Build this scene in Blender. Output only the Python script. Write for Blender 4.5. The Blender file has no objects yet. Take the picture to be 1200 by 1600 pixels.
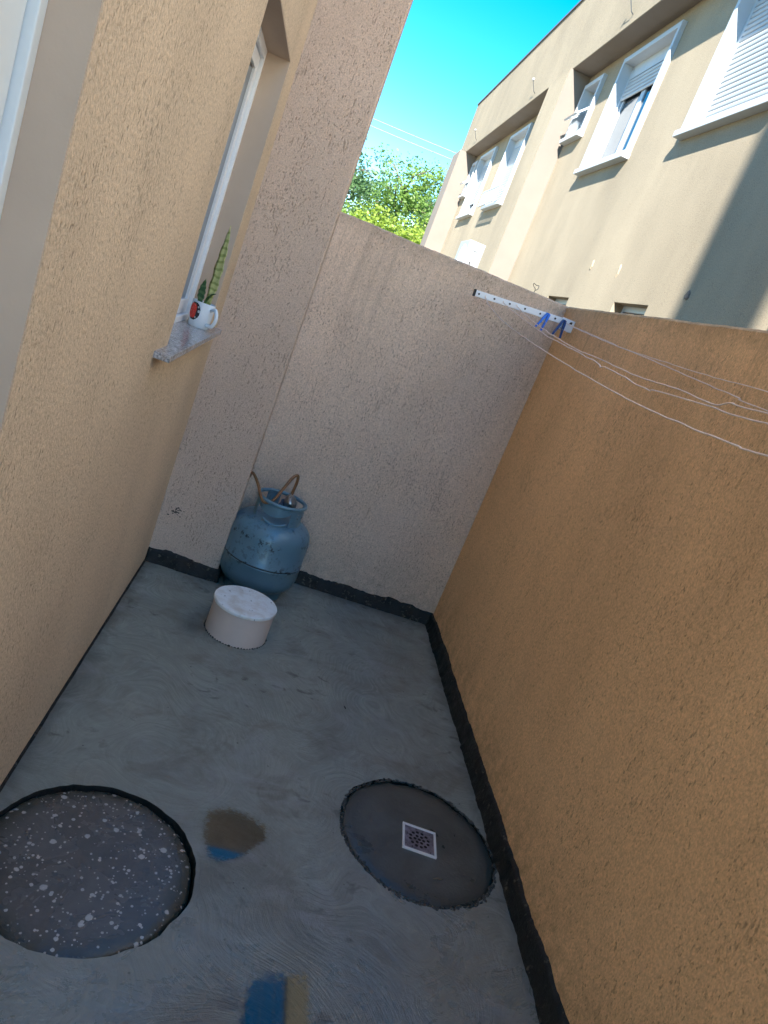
import bpy, bmesh, math, random
from mathutils import Vector, Matrix, noise
random.seed(7)
S = bpy.context.scene
COL = S.collection
# ---------------------------------------------------------------- camera
R_ = Vector((0.930, -0.079, 0.358)).normalized(); F_ = Vector((0.1813, 0.9483, -0.2607)).normalized()
R_ = (R_ - F_ * R_.dot(F_)).normalized(); U_ = R_.cross(F_).normalized()
cam_d = bpy.data.cameras.new('camera'); cam = bpy.data.objects.new('camera', cam_d); COL.objects.link(cam)
cam.matrix_world = Matrix(((R_.x, U_.x, -F_.x, 0.3377), (R_.y, U_.y, -F_.y, 0), (R_.z, U_.z, -F_.z, 1.403), (0, 0, 0, 1)))
cam_d.sensor_fit = 'VERTICAL'; cam_d.sensor_height = 24; cam_d.lens = 24 * 1129.9 / 1600
cam_d.clip_start = .02; cam_d.clip_end = 3000
S.camera = cam
# ---------------------------------------------------------------- light
SUN = Vector((1, 2.2, -2.0)).normalized()
w = bpy.data.worlds.new('World'); S.world = w; w.use_nodes = True
nt = w.node_tree; nt.nodes.clear()
sky = nt.nodes.new('ShaderNodeTexSky'); sky.sky_type = 'NISHITA'; sky.sun_disc = False
sky.sun_elevation = math.asin(-SUN.z); sky.sun_rotation = math.atan2(-SUN.x, -SUN.y)
sky.air_density = 1.0; sky.dust_density = 0.0; sky.ozone_density = 1.0
hs = nt.nodes.new('ShaderNodeHueSaturation'); hs.inputs['Hue'].default_value = .497; hs.inputs['Saturation'].default_value = 1.6
bg = nt.nodes.new('ShaderNodeBackground'); bg.inputs[1].default_value = .085
wo = nt.nodes.new('ShaderNodeOutputWorld')
nt.links.new(sky.outputs[0], hs.inputs['Color']); nt.links.new(hs.outputs[0], bg.inputs[0]); nt.links.new(bg.outputs[0], wo.inputs[0])
sl = bpy.data.lights.new('sun', 'SUN'); sl.energy = 4.3; sl.angle = math.radians(.53); sl.color = (1, .97, .92)
so = bpy.data.objects.new('sun', sl); COL.objects.link(so); so.rotation_euler = SUN.to_track_quat('-Z', 'Y').to_euler(); so.location = (-4, -8, 14)
S.view_settings.view_transform = 'Standard'; S.view_settings.look = 'None'; S.view_settings.exposure = 2.4; S.view_settings.gamma = 1
S.view_settings.use_curve_mapping = False
S.cycles.max_bounces = 10; S.cycles.diffuse_bounces = 6
# ---------------------------------------------------------------- object helpers
def empty(name, loc=(0, 0, 0), rz=0, label=None, cat=None, group=None):
    o = bpy.data.objects.new(name, None); COL.objects.link(o); o.location = loc; o.rotation_euler = (0, 0, rz); o.empty_display_size = .1
    tag(o, label, cat, group); return o
def tag(o, label=None, cat=None, group=None, kind=None):
    for k, v in (('label', label), ('category', cat), ('group', group), ('kind', kind)):
        if v: o[k] = v
    return o
def obj(name, bm, mat, parent=None, label=None, cat=None, group=None, kind=None, smooth=False, loc=None, rot=None):
    if isinstance(bm, bmesh.types.BMesh):
        bmesh.ops.recalc_face_normals(bm, faces=bm.faces)
        me = bpy.data.meshes.new(name); bm.to_mesh(me); bm.free()
        me.materials.append(mat)
        if smooth: me.shade_smooth() if smooth is True else me.set_sharp_from_angle(angle=smooth)
    else: me = bm
    o = bpy.data.objects.new(name, me); COL.objects.link(o); o.parent = parent
    if loc is not None: o.location = loc
    if rot is not None: o.rotation_euler = rot
    return tag(o, label, cat, group, kind)
def B(): return bmesh.new()
def box(bm, x0, x1, y0, y1, z0, z1, bev=0):
    n = bmesh.ops.create_cube(bm, size=1, matrix=Matrix.Translation(((x0 + x1) / 2, (y0 + y1) / 2, (z0 + z1) / 2)) @ Matrix.Diagonal((abs(x1 - x0), abs(y1 - y0), abs(z1 - z0), 1)))
    if bev:
        es = list({e for v in n['verts'] for e in v.link_edges})
        bmesh.ops.bevel(bm, geom=es, offset=bev, segments=2, affect='EDGES', profile=.6)
    return bm
def bx(*a, bev=0): return box(B(), *a, bev=bev)
def lathe(bm, prof, n=48, c=(0, 0, 0), close=False):
    rings = []
    for r, z in prof:
        if r < 1e-6: rings.append([bm.verts.new((c[0], c[1], c[2] + z))])
        else: rings.append([bm.verts.new((c[0] + r * math.cos(2 * math.pi * i / n), c[1] + r * math.sin(2 * math.pi * i / n), c[2] + z)) for i in range(n)])
    for a, b in zip(rings, rings[1:]):
        for i in range(n):
            j = (i + 1) % n
            f = [a[i % len(a)], a[j % len(a)], b[j % len(b)], b[i % len(b)]]
            f = list(dict.fromkeys(f))
            if len(f) > 2: bm.faces.new(f)
    return bm
def tube(bm, pts, r, n=8, cap=True):
    pts = [Vector(p) for p in pts]; rings = []; up = None
    for i, p in enumerate(pts):
        t = (pts[min(i + 1, len(pts) - 1)] - pts[max(i - 1, 0)]).normalized()
        if up is None: up = t.orthogonal().normalized()
        up = (up - t * up.dot(t)).normalized(); sd = t.cross(up)
        rr = r[i] if isinstance(r, (list, tuple)) else r
        rings.append([bm.verts.new(p + (up * math.cos(2 * math.pi * k / n) + sd * math.sin(2 * math.pi * k / n)) * rr) for k in range(n)])
    for a, b in zip(rings, rings[1:]):
        for k in range(n): bm.faces.new((a[k], a[(k + 1) % n], b[(k + 1) % n], b[k]))
    if cap: bm.faces.new(rings[0][::-1]); bm.faces.new(rings[-1])
    return bm
def spline(pts, m=8):
    P = [Vector(p) for p in pts]; P = [P[0] * 2 - P[1]] + P + [P[-1] * 2 - P[-2]]; out = []
    for i in range(1, len(P) - 2):
        for k in range(m):
            t = k / m; a, b, c, d = P[i - 1:i + 3]
            out.append(.5 * ((2 * b) + (c - a) * t + (2 * a - 5 * b + 4 * c - d) * t * t + (3 * b - a - 3 * c + d) * t ** 3))
    return out + [P[-2]]
def gridwall(us, vs, holes, thick, place):
    """slab with rectangular openings; place(u, v, w) -> xyz, w is 0 at the face and thick at the back"""
    us = sorted(set(us + [h[0] for h in holes] + [h[1] for h in holes])); vs = sorted(set(vs + [h[2] for h in holes] + [h[3] for h in holes]))
    bm = B(); V = {}
    def v(i, j, k):
        if (i, j, k) not in V: V[i, j, k] = bm.verts.new(place(us[i], vs[j], thick * k))
        return V[i, j, k]
    def solid(i, j):
        if not (0 <= i < len(us) - 1 and 0 <= j < len(vs) - 1): return False
        u, w_ = (us[i] + us[i + 1]) / 2, (vs[j] + vs[j + 1]) / 2
        return not any(h[0] < u < h[1] and h[2] < w_ < h[3] for h in holes)
    for i in range(len(us) - 1):
        for j in range(len(vs) - 1):
            if not solid(i, j): continue
            for k in (0, 1): bm.faces.new((v(i, j, k), v(i + 1, j, k), v(i + 1, j + 1, k), v(i, j + 1, k)))
            for di, dj, a, b in ((-1, 0, (i, j), (i, j + 1)), (1, 0, (i + 1, j), (i + 1, j + 1)), (0, -1, (i, j), (i + 1, j)), (0, 1, (i, j + 1), (i + 1, j + 1))):
                if not solid(i + di, j + dj): bm.faces.new((v(*a, 0), v(*b, 0), v(*b, 1), v(*a, 1)))
    return bm
def frange(a, b, s):
    n = max(1, round((b - a) / s)); return [a + (b - a) * i / n for i in range(n + 1)]
# ---------------------------------------------------------------- materials
class M_:
    def __init__(s, name):
        s.m = bpy.data.materials.new(name); s.m.use_nodes = True; s.t = s.m.node_tree; s.b = s.t.nodes['Principled BSDF']
        s.tc = None
    def n(s, typ, **kw):
        nd = s.t.nodes.new(typ)
        for k, v in kw.items():
            if k.startswith('_'): setattr(nd, k[1:], v)
            else: s.set(nd, k.replace('__', ' '), v)
        return nd
    def set(s, nd, k, v):
        i = nd.inputs[k] if not (isinstance(k, str) and k.isdigit()) else nd.inputs[int(k)]
        if isinstance(v, bpy.types.NodeSocket): s.t.links.new(v, i)
        else: i.default_value = v
    def co(s, sc=(1, 1, 1), loc=(0, 0, 0), rot=(0, 0, 0)):
        if s.tc is None: s.tc = s.n('ShaderNodeTexCoord')
        mp = s.n('ShaderNodeMapping', Vector=s.tc.outputs['Object']); mp.inputs['Scale'].default_value = sc; mp.inputs['Location'].default_value = loc; mp.inputs['Rotation'].default_value = rot
        return mp.outputs[0]
    def noise(s, v, scale, detail=2, rough=.5, dist=0):
        return s.n('ShaderNodeTexNoise', Vector=v, Scale=float(scale), Detail=float(detail), Roughness=rough, Distortion=float(dist)).outputs['Fac']
    def ramp(s, f, a, b, lo=0., hi=1.):
        return s.n('ShaderNodeMapRange', Value=f, From__Min=float(a), From__Max=float(b), To__Min=float(lo), To__Max=float(hi)).outputs[0]
    def math(s, op, a, b=0., c=0., clamp=False):
        nd = s.t.nodes.new('ShaderNodeMath'); nd.operation = op; nd.use_clamp = clamp
        for i, x in enumerate((a, b, c)):
            if isinstance(x, bpy.types.NodeSocket): s.t.links.new(x, nd.inputs[i])
            else: nd.inputs[i].default_value = x
        return nd.outputs[0]
    def mix(s, f, a, b, mode='MIX'):
        nd = s.t.nodes.new('ShaderNodeMix'); nd.data_type = 'RGBA'; nd.blend_type = mode
        for i, x in ((0, f), (6, a), (7, b)):
            if isinstance(x, bpy.types.NodeSocket): s.t.links.new(x, nd.inputs[i])
            else: nd.inputs[i].default_value = (*x, 1) if isinstance(x, tuple) and len(x) == 3 else x
        return nd.outputs[2]
    def bump(s, h, strength, dist):
        nd = s.n('ShaderNodeBump', Height=h, Strength=float(strength), Distance=float(dist)); s.t.links.new(nd.outputs[0], s.b.inputs['Normal'])
    def P(s, **kw):
        for k, v in kw.items():
            k = k.replace('__', ' '); i = s.b.inputs[k]
            if isinstance(v, bpy.types.NodeSocket): s.t.links.new(v, i)
            else: i.default_value = (*v, 1) if isinstance(v, tuple) and len(v) == 3 else v
        return s
def mul(c, k): return tuple(x * k for x in c)
def stucco(name, col, pit=.75, scale=1., grime=0., streak=.5, bstr=.7, top=None):
    m = M_(name)
    c1 = m.co((1, 1, .42)); c2 = m.co((1, 1, .07)); c0 = m.co()
    patch = m.noise(c0, 2.6 * scale, 2); patch2 = m.noise(m.co((1, 1, .3), (3, 1, 7)), 7 * scale, 2)
    dens = m.math('ADD', m.math('MULTIPLY', m.math('SUBTRACT', patch, .5), .18), m.math('MULTIPLY', m.math('SUBTRACT', patch2, .5), .15))
    a = m.math('ADD', m.noise(c1, 95 * scale, 2.5, .55, .4), dens)
    pits = m.ramp(a, .39, .31)
    st = m.math('ADD', m.noise(c2, 75 * scale, 3, .6), dens)
    streaks = m.math('MULTIPLY', m.ramp(st, .37, .30), m.ramp(m.noise(m.co((1, 1, .5), (9, 2, 1)), 26 * scale, 2), .45, .6))
    fine = m.noise(c0, 260 * scale, 2, .6)
    coarse = m.noise(m.co((1, 1, .7)), 120 * scale, 3, .6, .3)
    pm = m.math('MAXIMUM', pits, m.math('MULTIPLY', streaks, streak))
    var = m.ramp(m.noise(m.co((1, 1, .5), (5, 5, 5)), 1.3, 4, .6), .3, .7, .83, 1.09)
    base = m.mix(1.0, col, m.n('ShaderNodeCombineColor', Red=var, Green=var, Blue=var).outputs[0], 'MULTIPLY')
    speck = m.ramp(coarse, .33, .67, .76, 1.13)
    base = m.mix(1.0, base, m.n('ShaderNodeCombineColor', Red=speck, Green=speck, Blue=speck).outputs[0], 'MULTIPLY')
    base = m.mix(m.math('MULTIPLY', pm, pit), base, mul(col, .32))
    if grime:
        sep = m.n('ShaderNodeSeparateXYZ', Vector=m.tc.outputs['Object'])
        g = m.ramp(sep.outputs['Z'], top - .75, top, 0, 1)
        dr = m.ramp(m.noise(m.co((1, 1, .04), (2, 8, 0)), 23, 6, .75), .51, .70)
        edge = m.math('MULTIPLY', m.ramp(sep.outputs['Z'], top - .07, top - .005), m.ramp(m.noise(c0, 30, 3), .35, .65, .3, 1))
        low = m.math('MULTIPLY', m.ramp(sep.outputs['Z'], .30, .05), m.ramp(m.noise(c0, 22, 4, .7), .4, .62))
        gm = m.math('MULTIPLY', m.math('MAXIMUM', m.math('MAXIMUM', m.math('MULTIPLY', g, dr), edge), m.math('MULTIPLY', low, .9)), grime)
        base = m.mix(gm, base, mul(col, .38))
    h = m.math('ADD', m.math('MULTIPLY', pm, -1.), m.math('ADD', m.math('MULTIPLY', coarse, 1.5), m.math('MULTIPLY', fine, .35)))
    m.bump(h, bstr, .005 / scale)
    return m.P(Base__Color=base, Roughness=.88, Specular__IOR__Level=.25).m
def plain(name, col, rough=.5, metal=0., var=.08, scale=8, bump=0., bscale=80, spec=.5, **kw):
    m = M_(name)
    v = m.ramp(m.noise(m.co(), scale, 4, .6), .3, .7, 1 - var, 1 + var)
    base = m.mix(1.0, col, m.n('ShaderNodeCombineColor', Red=v, Green=v, Blue=v).outputs[0], 'MULTIPLY')
    r = m.ramp(m.noise(m.co(loc=(3, 3, 3)), scale * 2, 3), .3, .7, max(0, rough - .08), min(1, rough + .08))
    if bump: m.bump(m.noise(m.co(), bscale, 3, .6), bump, .004)
    return m.P(Base__Color=base, Roughness=r, Metallic=metal, Specular__IOR__Level=spec, **kw).m
BEIGE = (.56, .42, .285)
m_house = stucco('house_stucco', (.69, .555, .40), pit=.52, scale=1.45, streak=.8)
m_pillar = stucco('pillar_stucco', (.69, .54, .43), pit=.5, scale=2.0, streak=1., bstr=1.)
m_back = stucco('back_wall_stucco', (.78, .615, .48), pit=.5, scale=2.0, grime=.5, top=1.683, streak=.7, bstr=1.)
m_right = stucco('side_wall_stucco', (.89, .59, .325), pit=.55, scale=1.9, grime=.6, top=1.683, streak=.5)
m_fac = stucco('facade_stucco', (.32, .265, .184), pit=.4, grime=.25, top=5.04, scale=1.3, streak=.3, bstr=.5)
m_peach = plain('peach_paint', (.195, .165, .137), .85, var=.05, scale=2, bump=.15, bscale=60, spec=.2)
m_reveal = plain('reveal_paint', (.50, .405, .32), .8, var=.06, scale=5, bump=.12, bscale=50, spec=.25)
m_alu = plain('white_aluminium', (.80, .85, .90), .35, var=.03, scale=5)
m_white = plain('white_paint', (.43, .46, .48), .45, var=.04, scale=4)
m_door = plain('door_paint', (.66, .74, .78), .45, var=.04, scale=4)
m_pvcw = plain('white_pvc', (.72, .73, .72), .4, var=.04)
m_slat = plain('shutter_slat', (.37, .40, .42), .45, var=.03)
m_glass = plain('window_glass', (.02, .025, .03), .04, var=.02, spec=1.)
m_tglass = M_('clear_glass').P(Base__Color=(.85, .95, .95), Roughness=.02, Transmission__Weight=.75, IOR=1.1, Alpha=.6).m
m_black = plain('black_plastic', (.015, .015, .016), .5)
m_dark = plain('dark_metal', (.05, .055, .06), .4, .6)
m_trim = plain('roof_trim', (.10, .085, .08), .5, .2)
def mk_bitumen():
    m = M_('bitumen')
    n1 = m.noise(m.co(), 60, 4, .7); n2 = m.noise(m.co(loc=(4, 4, 1)), 18, 3)
    fl = m.math('MULTIPLY', m.ramp(n1, .55, .66), m.ramp(n2, .47, .60))
    c = m.mix(m.math('MULTIPLY', fl, .6), (.007, .0075, .007), (.20, .18, .14))
    m.bump(m.noise(m.co(), 70, 4, .7), .9, .006)
    return m.P(Base__Color=c, Roughness=m.ramp(n2, .3, .7, .45, .8)).m
m_bit = mk_bitumen()
def mk_floor():
    m = M_('cement_floor'); c = m.co()
    big = m.noise(c, 2.2, 4, .6, .6); med = m.noise(m.co(loc=(7, 2, 0)), 9, 5, .65, .8); fine = m.noise(c, 140, 3, .65)
    # trowel arcs: warped rings
    warp = m.n('ShaderNodeTexNoise', Vector=c, Scale=1.7, Detail=1.5)
    wv = m.n('ShaderNodeVectorMath', _operation='MULTIPLY_ADD'); m.t.links.new(warp.outputs['Color'], wv.inputs[0]); wv.inputs[1].default_value = (1.6, 1.6, 0); m.t.links.new(c, wv.inputs[2])
    mp = m.n('ShaderNodeMapping', Vector=wv.outputs[0]); mp.inputs['Scale'].default_value = (1, 7, 1)
    tr1 = m.noise(mp.outputs[0], 14, 5, .7)
    mp2 = m.n('ShaderNodeMapping', Vector=wv.outputs[0]); mp2.inputs['Scale'].default_value = (6, 1, 1); mp2.inputs['Rotation'].default_value = (0, 0, .7)
    tr2 = m.noise(mp2.outputs[0], 12, 5, .7)
    sel = m.ramp(m.noise(m.co(loc=(1, 9, 3)), 1.9, 2), .42, .58)
    tr = m.math('ADD', m.math('MULTIPLY', tr1, sel), m.math('MULTIPLY', tr2, m.math('SUBTRACT', 1., sel)))
    vz = m.n('ShaderNodeTexVoronoi', Vector=wv.outputs[0], Scale=1.9, Randomness=1.)
    cell = m.n('ShaderNodeSeparateColor', Color=vz.outputs['Color']).outputs[0]
    av = m.n('ShaderNodeCombineXYZ', X=m.math('MULTIPLY', vz.outputs['Distance'], 30.), Y=m.math('MULTIPLY', cell, 60.), Z=m.math('MULTIPLY', big, 3.))
    arcs = m.noise(av.outputs[0], 1.6, 4, .65)
    amask = m.ramp(m.noise(m.co(loc=(4, 3, 1)), 2.6, 3), .42, .6)
    tr = m.math('ADD', m.math('MULTIPLY', tr, m.math('SUBTRACT', 1., m.math('MULTIPLY', amask, .65))), m.math('MULTIPLY', arcs, m.math('MULTIPLY', amask, .65)))
    # damp blotches and drips
    blot = m.noise(m.co((1, 1.5, 1), (2, 5, 0)), 15, 3, .55, .5)
    drop = m.math('MULTIPLY', m.ramp(blot, .60, .68), m.ramp(m.noise(m.co((.8, 1.6, 1), (6, 6, 0)), 2.0, 2), .46, .58))
    vo2 = m.n('ShaderNodeTexVoronoi', Vector=c, Scale=38., Randomness=1.)
    fleck = m.math('MULTIPLY', m.ramp(vo2.outputs['Distance'], .13, .08), m.ramp(m.n('ShaderNodeSeparateColor', Color=vo2.outputs['Color']).outputs[0], .90, .91))
    damp = m.ramp(m.math('ADD', big, m.math('MULTIPLY', m.math('SUBTRACT', med, .5), .5)), .52, .68)
    col = m.mix(m.ramp(med, .25, .75), (.225, .240, .208), (.315, .332, .284))
    k = m.ramp(tr, .3, .7, .68, 1.22)
    col = m.mix(1., col, m.n('ShaderNodeCombineColor', Red=k, Green=k, Blue=k).outputs[0], 'MULTIPLY')
    col = m.mix(m.math('MULTIPLY', damp, .6), col, (.115, .107, .092))
    col = m.mix(m.math('MULTIPLY', drop, .75), col, (.085, .08, .07))
    col = m.mix(m.math('MULTIPLY', fleck, .8), col, (.02, .02, .02))
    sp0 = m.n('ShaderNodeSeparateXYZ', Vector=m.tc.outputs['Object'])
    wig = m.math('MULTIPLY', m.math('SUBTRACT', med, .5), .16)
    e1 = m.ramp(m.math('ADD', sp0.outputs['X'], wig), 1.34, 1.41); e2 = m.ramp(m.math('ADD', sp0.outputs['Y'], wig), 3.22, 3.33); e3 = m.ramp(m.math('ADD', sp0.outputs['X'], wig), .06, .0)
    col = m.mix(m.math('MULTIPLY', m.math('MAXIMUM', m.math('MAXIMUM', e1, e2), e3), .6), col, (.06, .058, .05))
    st2 = m.math('MULTIPLY', m.ramp(m.noise(m.co((1, 1.8, 1), (8, 3, 2)), 3.3, 5, .7, .6), .54, .66), .5)
    col = m.mix(st2, col, (.14, .122, .095))
    pale = m.math('MULTIPLY', m.ramp(m.noise(m.co((1, 1.6, 1), (3, 8, 2)), 4.1, 5, .7, .5), .54, .68), .45)
    col = m.mix(pale, col, (.34, .345, .34))
    # the end of the yard near the viewer is still wet: glossier film
    sep = m.n('ShaderNodeSeparateXYZ', Vector=m.tc.outputs['Object'])
    wet = m.math('MULTIPLY', m.ramp(m.math('ADD', sep.outputs['Y'], m.math('MULTIPLY', m.math('SUBTRACT', big, .5), 1.6)), 1.95, 1.25), 1.)
    ro = m.math('SUBTRACT', m.ramp(m.math('ADD', med, m.math('MULTIPLY', damp, -.2)), .2, .75, .40, .62), m.math('MULTIPLY', wet, .24))
    col = m.mix(m.math('MULTIPLY', wet, .35), col, (.10, .10, .095))
    h = m.math('ADD', m.math('MULTIPLY', tr, 1.), m.math('ADD', m.math('MULTIPLY', fine, .22), m.math('MULTIPLY', med, .7)))
    m.bump(h, .65, .006)
    return m.P(Base__Color=col, Roughness=ro, Specular__IOR__Level=m.ramp(wet, 0, 1, .5, 1.)).m
m_floor = mk_floor()
def mk_cover(name, c1, c2, specks, rlo, rhi, rim):
    m = M_(name); c = m.co()
    big = m.noise(c, 7, 4, .65, .5); fine = m.noise(c, 90, 4, .7)
    col = m.mix(m.ramp(big, .32, .68), c1, c2)
    col = m.mix(m.ramp(fine, .62, .72, 0, .35), col, mul(c1, .4))
    # moss and dirt creeping in from the rim
    d = m.n('ShaderNodeVectorMath', _operation='LENGTH'); m.t.links.new(m.co((1, 1, 0)), d.inputs[0])
    rm = m.math('MULTIPLY', m.ramp(m.math('ADD', d.outputs['Value'], m.math('MULTIPLY', m.math('SUBTRACT', big, .5), .10)), .185, .238), .85)
    col = m.mix(rm, col, rim)
    if specks:
        for sc, th, amt in ((44, .40, .30), (85, .44, .34), (120, .42, .34), (28, .30, .12)):
            v = m.n('ShaderNodeTexVoronoi', Vector=m.co((1, 1, 0), (sc, sc * .3, 0)), Scale=float(sc), Randomness=1.)
            rnd = m.ramp(m.n('ShaderNodeSeparateColor', Color=v.outputs['Color']).outputs[0], 1 - amt, 1., 0., th)
            dd = m.math('ADD', v.outputs['Distance'], m.math('MULTIPLY', m.math('SUBTRACT', m.noise(c, 120, 3, .7), .5), .34))
            k = m.math('MULTIPLY', m.math('SUBTRACT', rnd, dd), 14., clamp=True)
            col = m.mix(m.math('MULTIPLY', k, .8), col, (.50, .47, .44))
    m.bump(m.math('ADD', m.math('MULTIPLY', fine, .5), big), .5, .005)
    return m.P(Base__Color=col, Roughness=m.ramp(big, .3, .7, rlo, rhi), Specular__IOR__Level=.6).m
m_cov1 = mk_cover('speckled_concrete', (.072, .070, .068), (.12, .115, .11), True, .14, .40, (.028, .034, .026))
m_cov2 = mk_cover('dark_concrete', (.042, .052, .050), (.108, .116, .106), False, .22, .5, (.030, .036, .034))
m_hole = plain('soil_and_hole_shade', (.012, .013, .012), .9, bump=.8, bscale=60)  # near-black: soil below, and painted shade in the cover gaps and drain
def mk_water():
    m = M_('water'); t = m.t; m.t.nodes.remove(m.b)
    tr = m.n('ShaderNodeBsdfTransparent', Color=(.55, .50, .42, 1)); gl = m.n('ShaderNodeBsdfGlossy', Color=(1, 1, 1, 1), Roughness=.045); fr = m.n('ShaderNodeFresnel', IOR=1.72)
    bp = m.n('ShaderNodeBump', Height=m.noise(m.co(), 7, 2), Strength=.03, Distance=.004); t.links.new(bp.outputs[0], gl.inputs['Normal'])
    mx = m.n('ShaderNodeMixShader'); t.links.new(fr.outputs[0], mx.inputs[0]); t.links.new(tr.outputs[0], mx.inputs[1]); t.links.new(gl.outputs[0], mx.inputs[2])
    at = m.n('ShaderNodeAttribute', _attribute_name='film')
    k = m.ramp(m.math('ADD', at.outputs['Fac'], m.math('MULTIPLY', m.math('SUBTRACT', m.noise(m.co((1, 2.5, 1)), 75, 5, .75), .5), 1.9)), .36, .64)
    clear = m.n('ShaderNodeBsdfTransparent'); m2 = m.n('ShaderNodeMixShader'); t.links.new(k, m2.inputs[0]); t.links.new(clear.outputs[0], m2.inputs[1]); t.links.new(mx.outputs[0], m2.inputs[2])
    t.links.new(m2.outputs[0], t.nodes['Material Output'].inputs[0]); return m.m
m_water = mk_water()
def mk_cyl():
    m = M_('cylinder_paint'); c = m.co()
    n1 = m.noise(c, 40, 4, .7); n2 = m.noise(m.co(loc=(2, 2, 2)), 9, 3); n3 = m.noise(c, 7, 3, .6)
    sep = m.n('ShaderNodeSeparateXYZ', Vector=m.tc.outputs['Object'])
    z = sep.outputs['Z']
    band = m.math('MAXIMUM', m.math('MULTIPLY', m.ramp(z, .155, .17), m.ramp(z, .195, .175)), m.math('MULTIPLY', m.ramp(z, .255, .27), m.ramp(z, .305, .285)))
    sc = m.math('MULTIPLY', m.math('MULTIPLY', m.ramp(n1, .52, .58), m.ramp(n2, .47, .55)), m.ramp(band, 0, 1, .35, 1.))
    base = m.mix(m.ramp(n3, .3, .7), (.11, .225, .30), (.13, .255, .33))
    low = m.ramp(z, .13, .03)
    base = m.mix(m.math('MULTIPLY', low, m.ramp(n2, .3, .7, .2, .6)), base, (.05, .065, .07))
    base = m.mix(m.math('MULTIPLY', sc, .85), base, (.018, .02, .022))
    m.bump(n1, .05, .004)
    return m.P(Base__Color=base, Roughness=m.math('ADD', m.ramp(n3, .3, .7, .29, .33), m.math('MULTIPLY', sc, .3)), Metallic=.1).m
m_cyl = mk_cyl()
m_hose = plain('gas_hose', (.22, .11, .045), .4, var=.3, scale=30)
m_brass = plain('tarnished_zinc', (.33, .35, .38), .32, .9, var=.15, scale=40)
m_navy = plain('regulator_body', (.07, .10, .16), .4, .3, var=.15, scale=40)
m_lid = M_('lid_plastic'); _n = m_lid.noise(m_lid.co(), 14, 4, .65); _n2 = m_lid.noise(m_lid.co(loc=(5, 1, 0)), 38, 3, .7)
_c = m_lid.mix(m_lid.ramp(_n, .46, .66, 0, .6), (.84, .88, .88), (.55, .49, .40)); _c = m_lid.mix(m_lid.ramp(_n2, .66, .71, 0, .8), _c, (.10, .10, .09))
m_lid = m_lid.P(Base__Color=_c, Roughness=.5).m
m_pipe = plain('pinkish_pvc', (.66, .56, .50), .5, var=.06, scale=6)
def mk_granite():
    m = M_('granite'); c = m.co()
    a = m.noise(c, 110, 3, .7); b = m.noise(m.co(loc=(3, 1, 2)), 60, 3, .7)
    col = m.mix(m.ramp(a, .38, .62), (.13, .13, .14), (.55, .55, .56)); col = m.mix(m.ramp(b, .55, .65, 0, .8), col, (.32, .27, .25))
    return m.P(Base__Color=col, Roughness=.22).m
m_gran = mk_granite()
m_blue = plain('blue_plastic', (.02, .18, .80), .35)
m_blue2 = plain('navy_plastic', (.015, .07, .26), .35)
m_cord = plain('cord', (.86, .74, .68), .8, var=.15, scale=60)
m_steel = plain('drain_steel', (.20, .19, .235), .33, .45, var=.45, scale=60)
m_ceram = plain('mug_ceramic', (.72, .80, .86), .15, var=.02)
m_red = plain('red_print', (.62, .035, .02), .25, var=.3, scale=120)
m_ink = plain('black_print', (.012, .012, .02), .25)
m_soil = plain('soil', (.03, .022, .015), .95)
def mk_leaf(name, c1, c2, scale, tr=.35):
    m = M_(name); f = m.noise(m.co(), scale, 3, .6)
    m.P(Base__Color=m.mix(m.ramp(f, .35, .65), c1, c2), Roughness=.55, Transmission__Weight=0.)
    tl = m.n('ShaderNodeBsdfTranslucent', Color=m.mix(m.ramp(f, .35, .65), mul(c1, 1.3), mul(c2, 1.3))); mx = m.n('ShaderNodeMixShader', Fac=tr)
    out = m.t.nodes['Material Output']; m.t.links.new(m.b.outputs[0], mx.inputs[1]); m.t.links.new(tl.outputs[0], mx.inputs[2]); m.t.links.new(mx.outputs[0], out.inputs[0])
    return m.m
m_lf = [mk_leaf('foliage_yellow_green', (.17, .25, .03), (.30, .38, .05), .8, .5), mk_leaf('foliage_mid_green', (.09, .18, .035), (.18, .28, .05), .8, .45), mk_leaf('foliage_blue_green', (.08, .16, .06), (.16, .25, .09), .8, .45)]
m_bark = plain('bark', (.12, .09, .065), .9, var=.3, bump=.6, bscale=20)
def mk_snake(name, light):
    m = M_(name); n_ = m.noise(m.co((1, 1, 1)), 26, 2); sep = m.n('ShaderNodeSeparateXYZ', Vector=m.tc.outputs['Object'])
    st = m.math('SINE', m.math('ADD', m.math('MULTIPLY', sep.outputs['Z'], 260.), m.math('MULTIPLY', n_, 9.)))
    a, b = ((.66, .65, .27), (.38, .42, .12)) if light else ((.03, .10, .03), (.09, .17, .06))
    return m.P(Base__Color=m.mix(m.ramp(st, .1, .7), a, b), Roughness=.4).m
m_sn1, m_sn2, m_snedge = mk_snake('snake_leaf_pale', True), mk_snake('snake_leaf_dark', False), plain('leaf_margin', (.45, .45, .16), .4)
m_ground = plain('bare_ground', (.20, .17, .12), .95, var=.25, scale=.4, bump=.5, bscale=4)
m_mark = plain('old_mortar', (.12, .10, .085), .9, var=.2, bump=.6, bscale=60)
# ================================================================ STRUCTURE
W, YB, YP, H, XP = 1.41, 3.331, 3.062, 1.683, .315
obj('ground', bx(-700, 700, -700, 700, -.9, -.40), m_ground, kind='structure', label='bare ground around the houses')
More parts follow.
